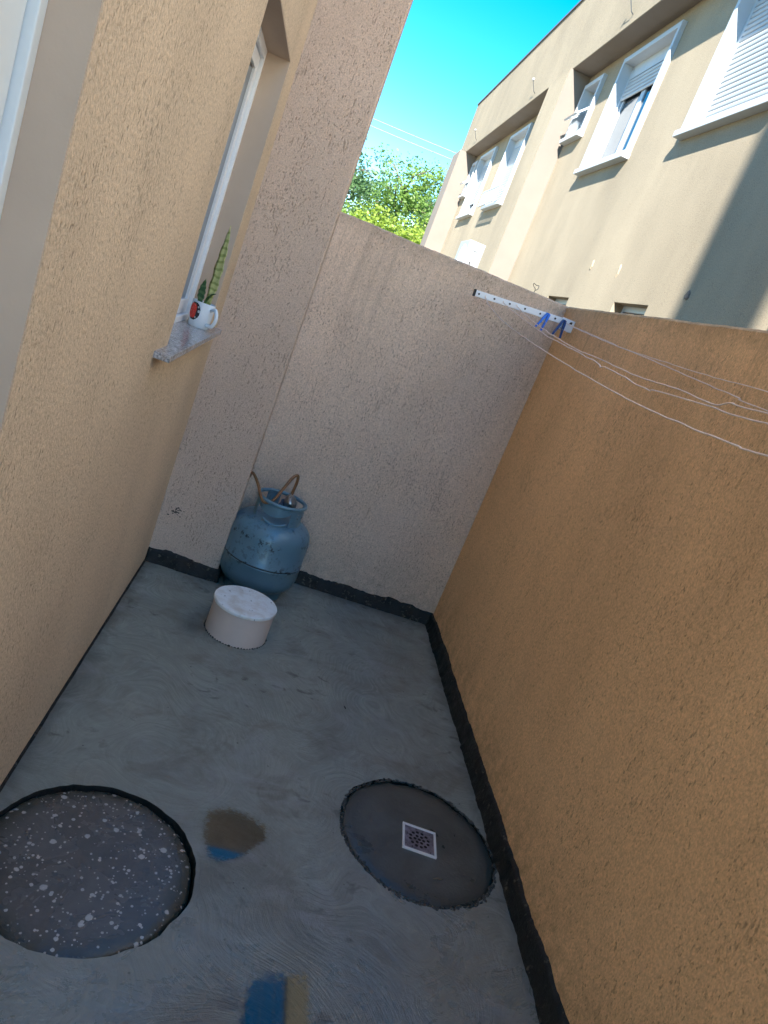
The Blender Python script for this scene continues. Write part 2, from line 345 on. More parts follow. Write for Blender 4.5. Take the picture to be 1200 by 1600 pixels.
# ---- yard floor with two round pits
COV = ((.265, 1.392, .247), (1.135, 1.745, .247))
def wob(a, k, amp): return amp * (noise.noise((math.cos(a) * 3 + k, math.sin(a) * 3, k)) + .5 * noise.noise((math.cos(a) * 9 + k, math.sin(a) * 9, k * 2)))
bm = B()
outer = [bm.verts.new(p) for p in ((0, -4, 0), (W, -4, 0), (W, YB, 0), (XP, YB, 0), (XP, YP, 0), (0, YP, 0))]
loops = [outer]
for k, (cx, cy, r) in enumerate(COV):
    loops.append([bm.verts.new((cx + (r + wob(a, k + 3, .008)) * math.cos(a), cy + (r + wob(a, k + 3, .008)) * math.sin(a), 0)) for a in [2 * math.pi * i / 96 for i in range(96)]])
ed = [bm.edges.new((l[i], l[(i + 1) % len(l)])) for l in loops for i in range(len(l))]
bmesh.ops.triangle_fill(bm, use_beauty=True, use_dissolve=False, edges=ed)
pit = B()
for l in loops[1:]:
    hi_ = [pit.verts.new((v.co.x, v.co.y, -.0012)) for v in l]; low = [pit.verts.new((v.co.x, v.co.y, -.05)) for v in l]
    for i in range(len(l)): pit.faces.new((hi_[i], hi_[(i + 1) % len(l)], low[(i + 1) % len(l)], low[i]))
yard = obj('yard_floor', bm, m_floor, kind='structure', label='damp trowelled cement floor of the narrow yard')
obj('pit_shade_rim', pit, m_hole, yard)  # gap walls coloured near-black so the joint reads as deep shade
obj('subsoil', bx(-.0, W, -4, YB, -.39, -.052), m_hole, kind='structure')
# ---- own house on the left
house = empty('house', (0, 0, 0), 0, 'beige stuccoed house on the left with granite window sill and projecting pillar', 'house')
HT = 4.75  # unseen roof line kept low to let more sky light into the yard
WIN = (2.06, 2.822, 1.072, 2.022); DOOR = (.06, 1.0, .02, 2.12)
hw = gridwall([-5.0, YP], [0, HT], [WIN, DOOR], .22, lambda u, v, t: (-t, u, v))
obj('wall', hw, m_house, house)
# smooth painted linings of the two openings (2 mm proud)
def lining(y0, y1, z0, z1, x1, t=.004, bottom=False):
    bm = B(); box(bm, x1, -.0008, y1 - t, y1 + .002, z0, z1); box(bm, x1, -.0008, y0 - .002, y0 + t, z0, z1); box(bm, x1, -.0008, y0 + t, y1 - t, z1 - t, z1 + .002)
    if bottom: box(bm, x1, -.006, y0 + t, y1 - t, z0 - .002, z0 + t)
    return bm
obj('window_reveal', lining(2.06, 2.822, 1.0848, 2.022, -.20), m_reveal, house, label='smooth brown lining of the window opening')
obj('door_reveal', lining(*DOOR, -.20), m_reveal, house, label='smooth brown lining of the door opening')
# pillar (party fin) with ragged front arris
bm = B()
zs = frange(0, HT, .02); L = {}
for j, z in enumerate(zs):
    d = noise.noise((z * 22, 1.3, 0)) * .0022 + noise.noise((z * 70, 4.3, 0)) * .0016
    for k, p in enumerate(((-.22, YP), (XP - .006 + d, YP), (XP + d, YP + .006), (XP, YB + .6), (-.22, YB + .6))): L[j, k] = bm.verts.new((*p, z))
for j in range(len(zs) - 1):
    for k in range(5): bm.faces.new((L[j, k], L[j, (k + 1) % 5], L[j + 1, (k + 1) % 5], L[j + 1, k]))
bm.faces.new([L[len(zs) - 1, k] for k in range(5)])
pil = obj('pillar', bm, m_pillar, house, label='greyish beige stucco pillar running up past the wall')
roof = obj('roof', bx(-6.22, .03, -5.03, YB + .62, HT + .002, HT + .05), m_trim, house)
obj('shadow_stack', bx(-.2, .15, -1.66, -1.31, HT + .052, 10.6), m_house, roof)  # unseen stack added on the roof to cast the tall facade shadow
obj('gable_wall', bx(-6, -.222, YP + .1, YB + .6, 0, HT), m_house, house)
obj('gable_wall', bx(-6, -.222, -5, -4.8, 0, HT), m_house, house)
obj('rear_wall', bx(-6.2, -6.002, -5, YB + .6, 0, HT), m_house, house)
def skirting(name, parent, p0, p1, nrm, h=.066, t=.014, seed=0, mat=m_bit, step=.012):
    p0, p1, nrm = Vector(p0), Vector(p1), Vector(nrm); n = int((p1 - p0).length / step); bm = B(); rows = []
    for i in range(n + 1):
        p = p0.lerp(p1, i / n); s = i * step
        hh = h * (1 + .22 * noise.noise((s * 5, seed, 0)) + .12 * noise.noise((s * 17, seed, 7)) + .07 * noise.noise((s * 60, seed, 3))); tt = t * (1 + .35 * noise.noise((s * 7, seed, 9)) + .25 * noise.noise((s * 38, seed, 5)))
        rows.append([bm.verts.new(p + nrm * a + Vector((0, 0, b))) for a, b in ((0, -.01), (tt * 1.8, -.01), (tt * 1.5, .006), (tt, hh * .35), (tt * .8, hh * .8), (tt * .4, hh), (0, hh + .001))])
    for a, b in zip(rows, rows[1:]):
        for k in range(len(a) - 1): bm.faces.new((a[k], b[k], b[k + 1], a[k + 1]))
    bm.faces.new(rows[0]); bm.faces.new(rows[-1][::-1])
    return obj(name, bm, mat, parent, smooth=True)
skirting('skirting', pil, (0.0, YP, 0), (XP + .014, YP, 0), (0, -1, 0), .062, .013, 1)
skirting('skirting', pil, (XP, YP - .014, 0), (XP, YB, 0), (1, 0, 0), .062, .012, 2)
skirting('base_joint', house, (0, -4, 0), (0, YP, 0), (1, 0, 0), .009, .004, 3, step=.02)
# scuff mark on the pillar
bm = B()
for i in range(26):
    x, z = .067 + random.gauss(0, .016), .262 + random.gauss(0, .011); r = random.uniform(.0015, .0042)
    bmesh.ops.create_icosphere(bm, subdivisions=1, radius=1, matrix=Matrix.Translation((x, YP, z)) @ Matrix.Diagonal((r * 1.5, .0016, r, 1)))
obj('scuff', bm, m_mark, pil, label='dark grey scuff low on the pillar')
# sill
obj('window_sill', bx(-.20, .042, 1.90, 2.885, 1.067, 1.0845, bev=.002), m_gran, house, label='speckled grey granite sill')
# window (white aluminium slider deep in its opening)
y0, y1, z0, z1 = WIN; z0 = 1.0848; y0 += .004; y1 -= .004; z1 -= .004
bm = B(); XF = -.080
box(bm, XF - .075, XF, y1 - .022, y1, z0, z1, .002); box(bm, XF - .075, XF, y0, y0 + .022, z0, z1, .002)
box(bm, XF - .0752, XF - .0002, y0 + .022, y1 - .022, z1 - .03, z1, .002); box(bm, XF - .0752, XF - .0002, y0 + .022, y1 - .022, z0, z0 + .022, .002)
win = obj('window', bm, m_alu, house, label='white aluminium sliding window frame')
for k, (a, b, xx) in enumerate(((y0 + .40, y1 - .026, XF - .012), (y0 + .026, y0 + .42, XF - .045))):
    bm = B()
    box(bm, xx - .024, xx, b - .036, b, z0 + .026, z1 - .034, .002); box(bm, xx - .024, xx, a, a + .036, z0 + .026, z1 - .034, .002)
    box(bm, xx - .0238, xx - .0002, a + .036, b - .036, z0 + .026, z0 + .075, .002); box(bm, xx - .0238, xx - .0002, a + .036, b - .036, z1 - .075, z1 - .034, .002)
    obj('sash', bm, m_alu, win); obj('pane', bx(xx - .016, xx - .010, a + .036, b - .036, z0 + .07, z1 - .07), m_glass, win)
# door
y0, y1, z0, z1 = DOOR; y0 += .004; y1 -= .004; z1 -= .004; XF = -.056
bm = B(); box(bm, XF - .10, XF, y1 - .020, y1, z0, z1, .002); box(bm, XF - .10, XF, y0, y0 + .02, z0, z1, .002); box(bm, XF - .1, XF - .0002, y0 + .02, y1 - .02, z1 - .04, z1, .002)
door = obj('door', bm, m_door, house, label='white metal door frame at the near end of the wall')
bm = B(); box(bm, XF - .045, XF - .012, y1 - .09, y1 - .022, z0, z1 - .05, .004); box(bm, XF - .045, XF - .012, y0 + .024, y0 + .09, z0, z1 - .05, .004)
box(bm, XF - .044, XF - .013, y0 + .09, y1 - .09, z1 - .12, z1 - .05, .004); box(bm, XF - .044, XF - .013, y0 + .09, y1 - .09, z0, z0 + .12, .004)
obj('door_leaf', bm, m_door, door)
obj('door_panel', bx(XF - .034, XF - .022, y0 + .088, y1 - .088, z0 + .118, z1 - .118), plain('pale_panel', (.52, .60, .60), .4), door)
bm = B(); tube(bm, [(XF - .012, y0 + .06, 1.02), (XF + .04, y0 + .06, 1.02), (XF + .04, y0 + .16, 1.02)], .008); obj('handle', bm, m_steel, door)
# ---- boundary walls with slightly uneven tops
def bwall(name, mat, p0, p1, inn, thick, label, seed):
    p0, p1, inn = Vector(p0), Vector(p1), Vector(inn); n = int((p1 - p0).length / .012); bm = B(); rows = []
    for i in range(n + 1):
        p = p0.lerp(p1, i / n); s = i * .012
        d = .004 * noise.noise((s * 4, seed, 0)) + .0035 * noise.noise((s * 28, seed, 1)) + .002 * noise.noise((s * 75, seed, 2)); e = .0028 * noise.noise((s * 33, seed, 5))
        rows.append([bm.verts.new(p + inn * a + Vector((0, 0, b))) for a, b in ((0, -.3), (0, .2), (0, H - .03), (e * .5, H - .008 + d), (-.007 + e, H + d * .7), (-thick + .006, H + d * .4), (-thick, H - .008), (-thick, -.3))])
    for a, b in zip(rows, rows[1:]):
        for k in range(len(a)): bm.faces.new((a[k], b[k], b[(k + 1) % len(a)], a[(k + 1) % len(a)]))
    bm.faces.new(rows[0]); bm.faces.new(rows[-1][::-1])
    return obj(name, bm, mat, None, label, 'wall', smooth=math.radians(35))
back = bwall('boundary_wall', m_back, (XP + .002, YB, 0), (W + .13, YB, 0), (0, -1, 0), .13, 'greyish beige stucco wall closing the far end of the yard', 1)
right = bwall('boundary_wall', m_right, (W, -4, 0), (W, YB - .003, 0), (-1, 0, 0), .13, 'orange ochre stucco wall along the right of the yard', 2)
skirting('skirting', back, (XP, YB, 0), (W, YB, 0), (0, -1, 0), .064, .014, 5)
skirting('skirting', right, (W, -4, 0), (W, YB - .012, 0), (-1, 0, 0), .066, .016, 6)
# ---- neighbouring terrace across the right-hand yard
A = -.018; O = Vector((2.83 - 8 * math.sin(A), 8 - 8 * math.cos(A), 0))
def terrace(label): return empty('row_house', O, -A, label, 'house', 'row houses beyond the right wall')
near = terrace('nearer beige row house crossed by a tall shadow, with a closed roller shutter')
far = terrace('farther beige row house with air conditioner and slatted shutters, beside the trees')
WZ = (3.66, 4.86)
def window(parent, s0, s1, z0, z1, style, depth=.13, pr=.05, name='window', label=None):
    """white surround box projecting from the wall, sunk sash behind; local frame, x<0 is outwards"""
    bm = B(); t = .055
    box(bm, -pr, depth, s1, s1 + t, z0 - .02, z1 + t, .004); box(bm, -pr, depth, s0 - t, s0, z0 - .02, z1 + t, .004)
    box(bm, -pr + .001, depth, s0, s1, z1, z1 + t - .001, .004)
    o = obj(name, bm, m_white, parent, label=label)
    bm = B(); box(bm, -pr - .035, depth, s0 - t - .015, s1 + t + .015, z0 - .075, z0 - .022, .005); box(bm, -pr - .005, depth - .002, s0 + .002, s1 - .002, z0 - .02, z0 + .012, .004); obj('sill', bm, m_white, o)
    d = depth
    if style == 'awning':
        bm = B(); box(bm, d - .05, d, s0, s0 + .03, z0 + .012, z1); box(bm, d - .05, d, s1 - .03, s1, z0 + .012, z1); box(bm, d - .05, d - .001, s0 + .03, s1 - .03, z1 - .03, z1); obj('frame', bm, m_white, o)
        obj('pane', bx(d - .012, d - .004, s0 + .03, s1 - .03, z0 + .014, z1 - .03), m_glass, o)
        h = (z1 - z0) * .50; bm = B(); e = .028
        for q in (0, -h - .01):
            pass
        for zz in (-h, ):
            box(bm, -.012, .012, s0 + .035, s0 + .035 + e, zz, 0); box(bm, -.012, .012, s1 - .035 - e, s1 - .035, zz, 0); box(bm, -.011, .011, s0 + .035 + e, s1 - .035 - e, zz, zz + e); box(bm, -.011, .011, s0 + .035 + e, s1 - .035 - e, -e, 0)
        sa = obj('sash', bm, m_white, o, loc=(d - .06, 0, z0 + (z1 - z0) * .62), rot=(0, math.radians(48), 0))
        bm = B(); box(bm, -.003, .003, s0 + .06, s1 - .06, -h + e, -e); obj('pane', bm, m_tglass, o, loc=(d - .06, 0, z0 + (z1 - z0) * .62), rot=(0, math.radians(48), 0))
        return o
    bm = B(); fr = .045
    box(bm, d - .06, d, s0, s0 + fr, z0 + .012, z1); box(bm, d - .06, d, s1 - fr, s1, z0 + .012, z1); box(bm, d - .059, d, s0 + fr, s1 - fr, z1 - .15, z1); box(bm, d - .059, d, s0 + fr, s1 - fr, z0 + .012, z0 + .05)
    obj('frame', bm, m_white, o)
    if style != 'closed':
        mid = (s0 + s1) / 2; bm = B()
        for a, b in ((s0 + fr, mid + .02), (mid + .022, s1 - fr)):
            box(bm, d - .035, d - .004, a, a + .05, z0 + .05, z1 - .15); box(bm, d - .035, d - .004, b - .05, b, z0 + .05, z1 - .15); box(bm, d - .034, d - .005, a + .05, b - .05, z0 + .05, z0 + .10)
        obj('sash', bm, m_white, o); obj('pane', bx(d - .02, d - .012, s0 + fr + .052, mid - .032, z0 + .1, z1 - .15), m_glass, o); obj('pane', bx(d - .02, d - .012, mid + .074, s1 - fr - .052, z0 + .1, z1 - .15), m_glass, o)
    zlo = {'closed': z0 + .05, 'half': z1 - .40, 'most': z0 + .24, 'slat': z0 + .05}[style]
    pitch = .046; zz = z1 - .15; sm = None
    while zz - pitch > zlo - .001:
        if sm is None:
            bm = B(); a, b = s0 + fr, s1 - fr
            prof = [(0, 0), (-.007, .006), (-.010, .02), (-.007, .034), (0, .041), (.004, .041), (.004, 0)]
            v0 = [bm.verts.new((p[0], a, p[1])) for p in prof]; v1 = [bm.verts.new((p[0], b, p[1])) for p in prof]
            for k in range(len(prof)): bm.faces.new((v0[k], v0[(k + 1) % 7], v1[(k + 1) % 7], v1[k]))
            bm.faces.new(v0); bm.faces.new(v1[::-1])
            q = obj('slat', bm, m_slat, o, loc=(d - .052, 0, zz - pitch)); sm = q.data
        else: obj('slat', sm, None, o, loc=(d - .052, 0, zz - pitch))
        zz -= pitch
    obj('shutter_backing', bx(d - .046, d - .040, s0 + fr, s1 - fr, zz, z1 - .15), m_dark, o)
    return o
NW = [(5.36, 6.70, *WZ, 'closed', 'white window with its roller shutter fully closed'), (7.93, 9.21, 3.66, 4.84, 'half', 'white window with shutter half raised over blue reflecting glass'), (9.92, 10.47, 4.22, 4.84, 'awning', 'small white awning window tilted open')]
FW = [(13.02, 14.20, 3.64, 4.84, 'slat', 'white slatted shutter window with a low guard rail'), (15.36, 16.62, 3.64, 4.84, 'most', 'white window with slatted shutter lowered most of the way'), (16.98, 17.36, 4.16, 4.80, 'awning', 'small far awning window tilted open')]
F1, F1b, F2, F2b = 10.60, 11.46, 17.52, 18.40
GW = [(5.92, 6.62, 1.0, 2.147), (7.83, 8.53, 1.0, 2.147)]
def shell(par, s0, s1, wins, ground, fin, label_fin, m_fac=m_fac):
    hs_ = [(w_[0] - .03, w_[1] + .03, w_[2] - .03, w_[3] + .03) for w_ in wins]; gh = ground
    obj('wall', gridwall([s0, s1], [-.4, 5.04], hs_ + gh, .2, lambda u, v, t: (t, u, v)), m_fac, par)
    obj('roof', bx(-.29, 6, s0, fin[1], 6.202, 6.235), m_trim, par)
    obj('beam', bx(-.27, .2, s0, fin[1], 5.042, 6.2), m_fac, par)
    obj('soffit', bx(-.262, -.002, s0 + .002, s1, 5.034, 5.0415), m_peach, par)
    obj('party_fin', bx(-fin[2], .2, fin[0], fin[1], -.4, 5.032), m_peach, par, label=label_fin)
    obj('ceiling', bx(.2, 6, s0, fin[1], 5.9, 6.1), m_white, par)
    obj('rear_wall', bx(6, 6.2, s0, fin[1], -.4, 6.2), m_fac, par)
    for w_ in wins: window(par, *w_[:4], w_[4], label=w_[5])
    for g in gh:
        bm = B(); box(bm, .10, .15, g[0], g[0] + .04, g[2], g[3]); box(bm, .10, .15, g[1] - .04, g[1], g[2], g[3]); box(bm, .101, .149, g[0] + .04, g[1] - .04, g[3] - .05, g[3]); box(bm, .101, .149, g[0] + .04, g[1] - .04, g[2], g[2] + .04)
        o = obj('ground_window', bm, m_white, par); obj('blind', bx(.12, .13, g[0] + .04, g[1] - .04, g[2] + .04, g[3] - .05), m_peach, o)
shell(near, 3.62, F1, NW, GW, (F1 + .001, F1b - .001, .30), 'pale peach painted fin between the two houses')
shell(far, F1b, F2, FW, [], (F2 + .001, F2b, .40), 'pale peach end fin beside the trees')
bounce_house = terrace('unseen white row house added beyond the right edge of the view to bounce sunlight')
shell(bounce_house, -5.5, 2.66, [(-4.2, -2.9, *WZ, 'half', None), (.0, 1.3, *WZ, 'half', None)], [], (2.661, 3.612, .30), None, m_fac=plain('bounce_white', (.80, .75, .66), .85, var=.04, bump=.2))  # added out of view; its sunlit white front bounces fill into the yard
# beige face over the fin between the houses
obj('fin_face', bx(-.302, -.3005, F1 + .004, F1b, -.4, 5.03), m_fac, near)
# guard rail of the far window
bm = B()
s0, s1 = 13.0, 14.22
for zz in (3.585, 3.83): box(bm, -.16, -.14, s0, s1, zz, zz + .018)
for i in range(19): box(bm, -.156, -.144, s0 + (s1 - s0) * i / 18 - .008, s0 + (s1 - s0) * i / 18 + .008, 3.60, 3.83)
for ss in (s0 + .01, s1 - .01): box(bm, -.15, -.05, ss - .01, ss + .01, 3.825, 3.838)
obj('window_guard', bm, m_white, far)
# wall chips and holes on the nearer house
def chip(s, z, r1, r2, mat, par, lab):
    bm = B(); n = 18
    ring = [bm.verts.new((-.0025, s + math.cos(2 * math.pi * i / n) * r1 * random.uniform(.75, 1.2), z + math.sin(2 * math.pi * i / n) * r2 * random.uniform(.75, 1.2))) for i in range(n)]
    inn = [bm.verts.new((-.010, s + (v.co.y - s) * .7, z + (v.co.z - z) * .7)) for v in ring]; out = [bm.verts.new((.002, s + (v.co.y - s) * 1.1, z + (v.co.z - z) * 1.1)) for v in ring]
    for i in range(n):
        j = (i + 1) % n; bm.faces.new((ring[i], ring[j], inn[j], inn[i])); bm.faces.new((out[i], out[j], ring[j], ring[i]))
    bm.faces.new(inn); return obj('mortar_lump', bm, mat, par, label=lab)
chip(7.57, 2.49, .022, .05, m_fac, near, 'small plaster lump'); chip(6.83, 2.435, .024, .06, m_fac, near, 'small plaster lump'); chip(5.37, 2.245, .035, .035, m_mark, near, 'brown patched hole in the shadow')
# hooks on the beams
for k, (par, s, z, lab) in enumerate(((near, 8.85, 5.25, 'thin pale hook on the nearer house beam, nearest the viewer'), (far, 12.45, 5.24, 'thin pale hook above the far slatted window'), (far, 16.6, 5.23, 'thin pale hook at the far end of the beam'))):
    q = empty('wall_hook', O + Matrix.Rotation(-A, 3, 'Z') @ Vector((-.27, s, z)), -A, lab, 'hook', 'hooks on the roof beams')
    obj('rod', tube(B(), [(.01, .0, -.11), (-.03, .01, -.08), (-.08, .025, .02), (-.10, .03, .07)], .005, 6), m_dark, q)
    bm = B(); bmesh.ops.create_icosphere(bm, subdivisions=2, radius=.02, matrix=Matrix.Translation((-.10, .03, .075))); obj('tip', bm, m_white, q, smooth=True)
# air conditioner
ac = empty('air_conditioner', O + Matrix.Rotation(-A, 3, 'Z') @ Vector((-.10, 12.42, 2.27)), -A, 'white air conditioner outdoor unit fixed under the far slatted window', 'air conditioner')
obj('case', bx(-.28, 0, 0, .80, 0, .55, bev=.012), plain('aircon_case', (.27, .29, .30), .5, var=.03), ac)
bm = B()
for i in range(8):
    a = [(-.284, .30 + .2 * (i + 1) / 8 * math.cos(t), .28 + .2 * (i + 1) / 8 * math.sin(t)) for t in [2 * math.pi * k / 24 for k in range(25)]]; tube(bm, a, .004, 5, False)
for i in range(8): t = math.pi * i / 8; tube(bm, [(-.286, .30 - .2 * math.cos(t), .28 - .2 * math.sin(t)), (-.286, .30 + .2 * math.cos(t), .28 + .2 * math.sin(t))], .004, 5)
obj('grille', bm, m_pvcw, ac)
bm = B(); bmesh.ops.create_circle(bm, cap_ends=True, segments=28, radius=.205, matrix=Matrix.Translation((-.2815, .30, .28)) @ Matrix.Rotation(math.pi / 2, 4, 'Y')); obj('fan_opening', bm, m_dark, ac)
bm = B(); box(bm, -.19, -.10, -.004, .001, .40, .407); obj('side_handle', bm, m_dark, ac)
bm = B(); tube(bm, spline([(-.16, -.004, .22), (-.17, -.03, .17), (-.20, -.02, .08), (-.24, -.01, -.1), (-.05, .0, -.5)]), .012, 6); obj('pipe', bm, m_black, ac)
obj('bracket', bx(-.26, .10, .1, .14, -.04, -.001), m_pvcw, ac); obj('bracket', bx(-.26, .10, .66, .70, -.04, -.001), m_pvcw, ac)
# ---- trees
def tree(label, base, h, spread, zc, mat, nclump, nleaf, leaf, seed, sparse=0.):
    rnd = random.Random(seed); base = Vector(base)
    t = empty('tree', base, 0, label, 'tree', 'trees behind the far wall')
    bm = B(); tips = []
    trunk = [Vector((0, 0, 0))]
    for i in range(1, 8): trunk.append(trunk[-1] + Vector((rnd.gauss(0, .06), rnd.gauss(0, .06), h * .9 / 7)))
    r0 = h * .022; tube(bm, trunk, [r0 * (1 - .8 * i / 7) for i in range(8)], 7)
    for i in range(26):
        k = rnd.uniform(.28, .98) * 6.9; a = trunk[int(k)].lerp(trunk[min(7, int(k) + 1)], k % 1); an = rnd.uniform(0, 6.283)
        up = rnd.uniform(.15, .9); ln = spread * rnd.uniform(.55, 1.05) * (1.15 - .6 * k / 7)
        e = a + Vector((math.cos(an), math.sin(an), up)) * ln; mid = a.lerp(e, .5) + Vector((rnd.gauss(0, .1), rnd.gauss(0, .1), ln * .12))
        tube(bm, [a, mid, e], [r0 * .32, r0 * .2, r0 * .06], 5)
        for q in range(4):
            f = mid.lerp(e, rnd.random()); g = f + Vector((rnd.gauss(0, 1), rnd.gauss(0, 1), rnd.gauss(.3, .7))) * ln * .28; tube(bm, [f, g], [r0 * .1, r0 * .03], 4); tips += [g, f.lerp(g, .5)]
        tips.append(e)
    obj('trunk', bm, m_bark, t, smooth=True)
    bm = B(); vs = []; fs = []
    for c in range(nclump):
        p = rnd.choice(tips) + Vector((rnd.gauss(0, .16), rnd.gauss(0, .16), rnd.gauss(0, .14))) * spread * .5
        rc = spread * rnd.uniform(.06, .16)
        for l in range(nleaf):
            q = p + Vector((rnd.gauss(0, rc), rnd.gauss(0, rc), rnd.gauss(0, rc * .8)))
            d = Vector((rnd.gauss(0, 1), rnd.gauss(0, 1), rnd.gauss(-.2, .6))).normalized(); s_ = Vector((rnd.gauss(0, 1), rnd.gauss(0, 1), rnd.gauss(0, 1))).cross(d).normalized(); L_ = leaf * rnd.uniform(.6, 1.3)
            b = len(vs); vs += [q, q + d * L_ * .5 + s_ * L_ * .28, q + d * L_, q + d * L_ * .5 - s_ * L_ * .28]; fs.append((b, b + 1, b + 2, b + 3))
    me = bpy.data.meshes.new('crown'); me.from_pydata(vs, [], fs); me.materials.append(mat); bm.free()
    obj('crown', me, None, t)
tree('tall thin blue green tree rising highest, beside the pillar edge', (-.6, 27, -.4), 6.3, 2.0, 0, m_lf[2], 330, 24, .13, 3)
tree('mid green tree in the middle, between the tall thin tree and the houses', (2.1, 31, -.4), 6.9, 2.2, 0, m_lf[1], 420, 26, .14, 5)
tree('dull green tree against the end of the far house', (4.6, 34, -.4), 7.0, 2.4, 0, m_lf[2], 430, 26, .14, 8)
tree('low bright yellow green tree just above the far wall', (2.2, 25, -.4), 4.0, 1.9, 0, m_lf[0], 420, 30, .12, 11)
tree('low leafy green tree at the foot of the pillar edge', (.0, 25.5, -.4), 4.2, 1.8, 0, m_lf[1], 380, 28, .12, 14)
tree('rounded yellow green tree low beside the far house', (3.6, 27, -.4), 4.7, 1.7, 0, m_lf[0], 360, 28, .12, 17)
# ---- overhead wires
for k, (za, zb, lab) in enumerate(((6.10, 6.30, 'upper pale overhead wire crossing the sky'), (5.90, 6.09, 'lower pale overhead wire crossing the sky'))):
    pts = [(-8 + 16 * i / 24, 24, za + (zb - za) * i / 24 + .0016 * ((i - 12) ** 2 - 20)) for i in range(25)]
    obj('overhead_wire', tube(B(), pts, .0042, 6), m_white, None, lab, 'wire', 'overhead wires')
# ================================================================ YARD OBJECTS
# ---- manhole covers
def cover(name, label, c, r, mat, z, seed, thick=.05):
    bm = B(); n = 96; prof = [(0, z), (.5, z + .001), (.85, z), (.955, z - .002), (.985, z - .007), (1.0, z - .018), (1.0, z - thick)]; rings = []
    for f, zz in prof:
        if f == 0: rings.append([bm.verts.new((0, 0, zz))]); continue
        rings.append([bm.verts.new(((r * f + wob(a, seed, .007) * f ** 4) * math.cos(a), (r * f + wob(a, seed, .007) * f ** 4) * math.sin(a), zz + (.0035 * noise.noise((math.cos(a) * 14, math.sin(a) * 14, seed)) if f > .9 else 0))) for a in [2 * math.pi * i / n for i in range(n)]])
    for a, b in zip(rings, rings[1:]):
        for i in range(n):
            f = list(dict.fromkeys([a[i % len(a)], a[(i + 1) % n % len(a)], b[(i + 1) % n], b[i]])); bm.faces.new(f)
    return obj(name, bm, mat, None, label, 'manhole cover', 'round manhole covers', smooth=True, loc=(c[0], c[1], 0))
cover('manhole_cover', 'round concrete manhole cover splashed with pale paint specks', (.2625, 1.3875), .2440, m_cov1, -.003, 3)
cover('manhole_cover', 'plain dark round concrete manhole cover with drain grate set in it', (1.137, 1.743), .2450, m_cov2, .0005, 4)
def crumbs(c, r, n, seed, mat, par_name):
    rnd = random.Random(seed); bm = B()
    for i in range(n):
        a = rnd.uniform(0, 6.283); q = r + rnd.gauss(0, .0035) + wob(a, seed, .006); z = rnd.uniform(.0008, .0032)
        bmesh.ops.create_icosphere(bm, subdivisions=1, radius=1, matrix=Matrix.Translation((c[0] + q * math.cos(a), c[1] + q * math.sin(a), .0)) @ Matrix.Rotation(a, 4, 'Z') @ Matrix.Diagonal((rnd.uniform(.0015, .006), rnd.uniform(.002, .010), z, 1)))
    obj('rim_mortar', bm, mat, yard, kind='stuff', smooth=True)
crumbs((1.137, 1.743), .246, 420, 8, m_cov2, 0)
# ---- drain
dr = empty('floor_drain', (1.137, 1.733, .0008), math.radians(-7), 'small square floor drain with white frame in the dark manhole cover', 'drain')
bm = B(); a, b = .0535, .0470
for x0, x1, y0, y1 in ((-a, a, b, a), (-a, a, -a, -b), (-a, -b, -b, b), (b, a, -b, b)): box(bm, x0, x1, y0, y1, -.002, .006, .001)
obj('frame', bm, m_pvcw, dr)
bm = B(); g = .0465
hl = [[(-g, -g), (g, -g), (g, g), (-g, g)]]
hol = [(.0, .0)] + [(.014 * math.cos(t), .014 * math.sin(t)) for t in [k * math.pi / 3 for k in range(6)]] + [(.029 * math.cos(t), .029 * math.sin(t)) for t in [k * math.pi / 6 + .2 for k in range(12)]]
for hx, hy in hol: hl.append([(hx + .0052 * math.cos(t), hy + .0052 * math.sin(t)) for t in [2 * math.pi * k / 10 for k in range(10)]])
es = []
for l in hl:
    vv = [bm.verts.new((x, y, .0042 - .0008 * (x * x + y * y) / g / g)) for x, y in l]; es += [bm.edges.new((vv[i], vv[(i + 1) % len(vv)])) for i in range(len(vv))]
bmesh.ops.triangle_fill(bm, use_beauty=True, edges=es); obj('grate', bm, m_steel, dr)
obj('drain_shade', bx(-.0465, .0465, -.0465, .0465, .0008, .0016), m_hole, dr)  # thin dark sheet stands in for the shaded depth beneath the grate
# ---- puddles: thin film with irregular outline
def puddle(name, label, outline, z, seed, jag=.01):
    pts = spline([Vector((*p, 0)) for p in outline] + [Vector((*outline[0], 0))], 14)[:-1]
    c = sum(pts, Vector()) / len(pts); vs = [(c.x, c.y, z)]; al = [1.]; fs = []; n = len(pts)
    for sc, a_ in ((.50, 1.), (.78, .85), (1.0, .48), (1.28, 0.)):
        for p in pts: q = c + (p - c) * sc; vs.append((q.x, q.y, z)); al.append(a_)
    for i in range(n):
        fs.append((0, 1 + i, 1 + (i + 1) % n)[::-1])
        for r in range(3): b0, b1 = 1 + r * n, 1 + (r + 1) * n; fs.append((b0 + i, b1 + i, b1 + (i + 1) % n, b0 + (i + 1) % n)[::-1])
    me = bpy.data.meshes.new(name); me.from_pydata(vs, [], fs); me.materials.append(m_water)
    if sum(p.normal.z for p in me.polygons) < 0: me.flip_normals()
    at = me.attributes.new('film', 'FLOAT', 'POINT')
    for i, a_ in enumerate(al): at.data[i].value = a_
    return obj(name, me, None, None, label, kind='structure')
puddle('puddle', 'shallow puddle between the two manhole covers', [(.51, 1.64), (.57, 1.665), (.64, 1.645), (.675, 1.61), (.655, 1.565), (.63, 1.53), (.60, 1.50), (.575, 1.485), (.545, 1.482), (.53, 1.50), (.512, 1.55)], .003, 2)
puddle('puddle', 'shallow puddle nearest the viewer reflecting sky', [(.665, 1.13), (.675, 1.175), (.70, 1.195), (.745, 1.205), (.795, 1.21), (.802, 1.16), (.80, 1.10), (.808, 1.0), (.80, .85), (.72, .8), (.67, .9), (.66, 1.05)], .003, 5, .012)
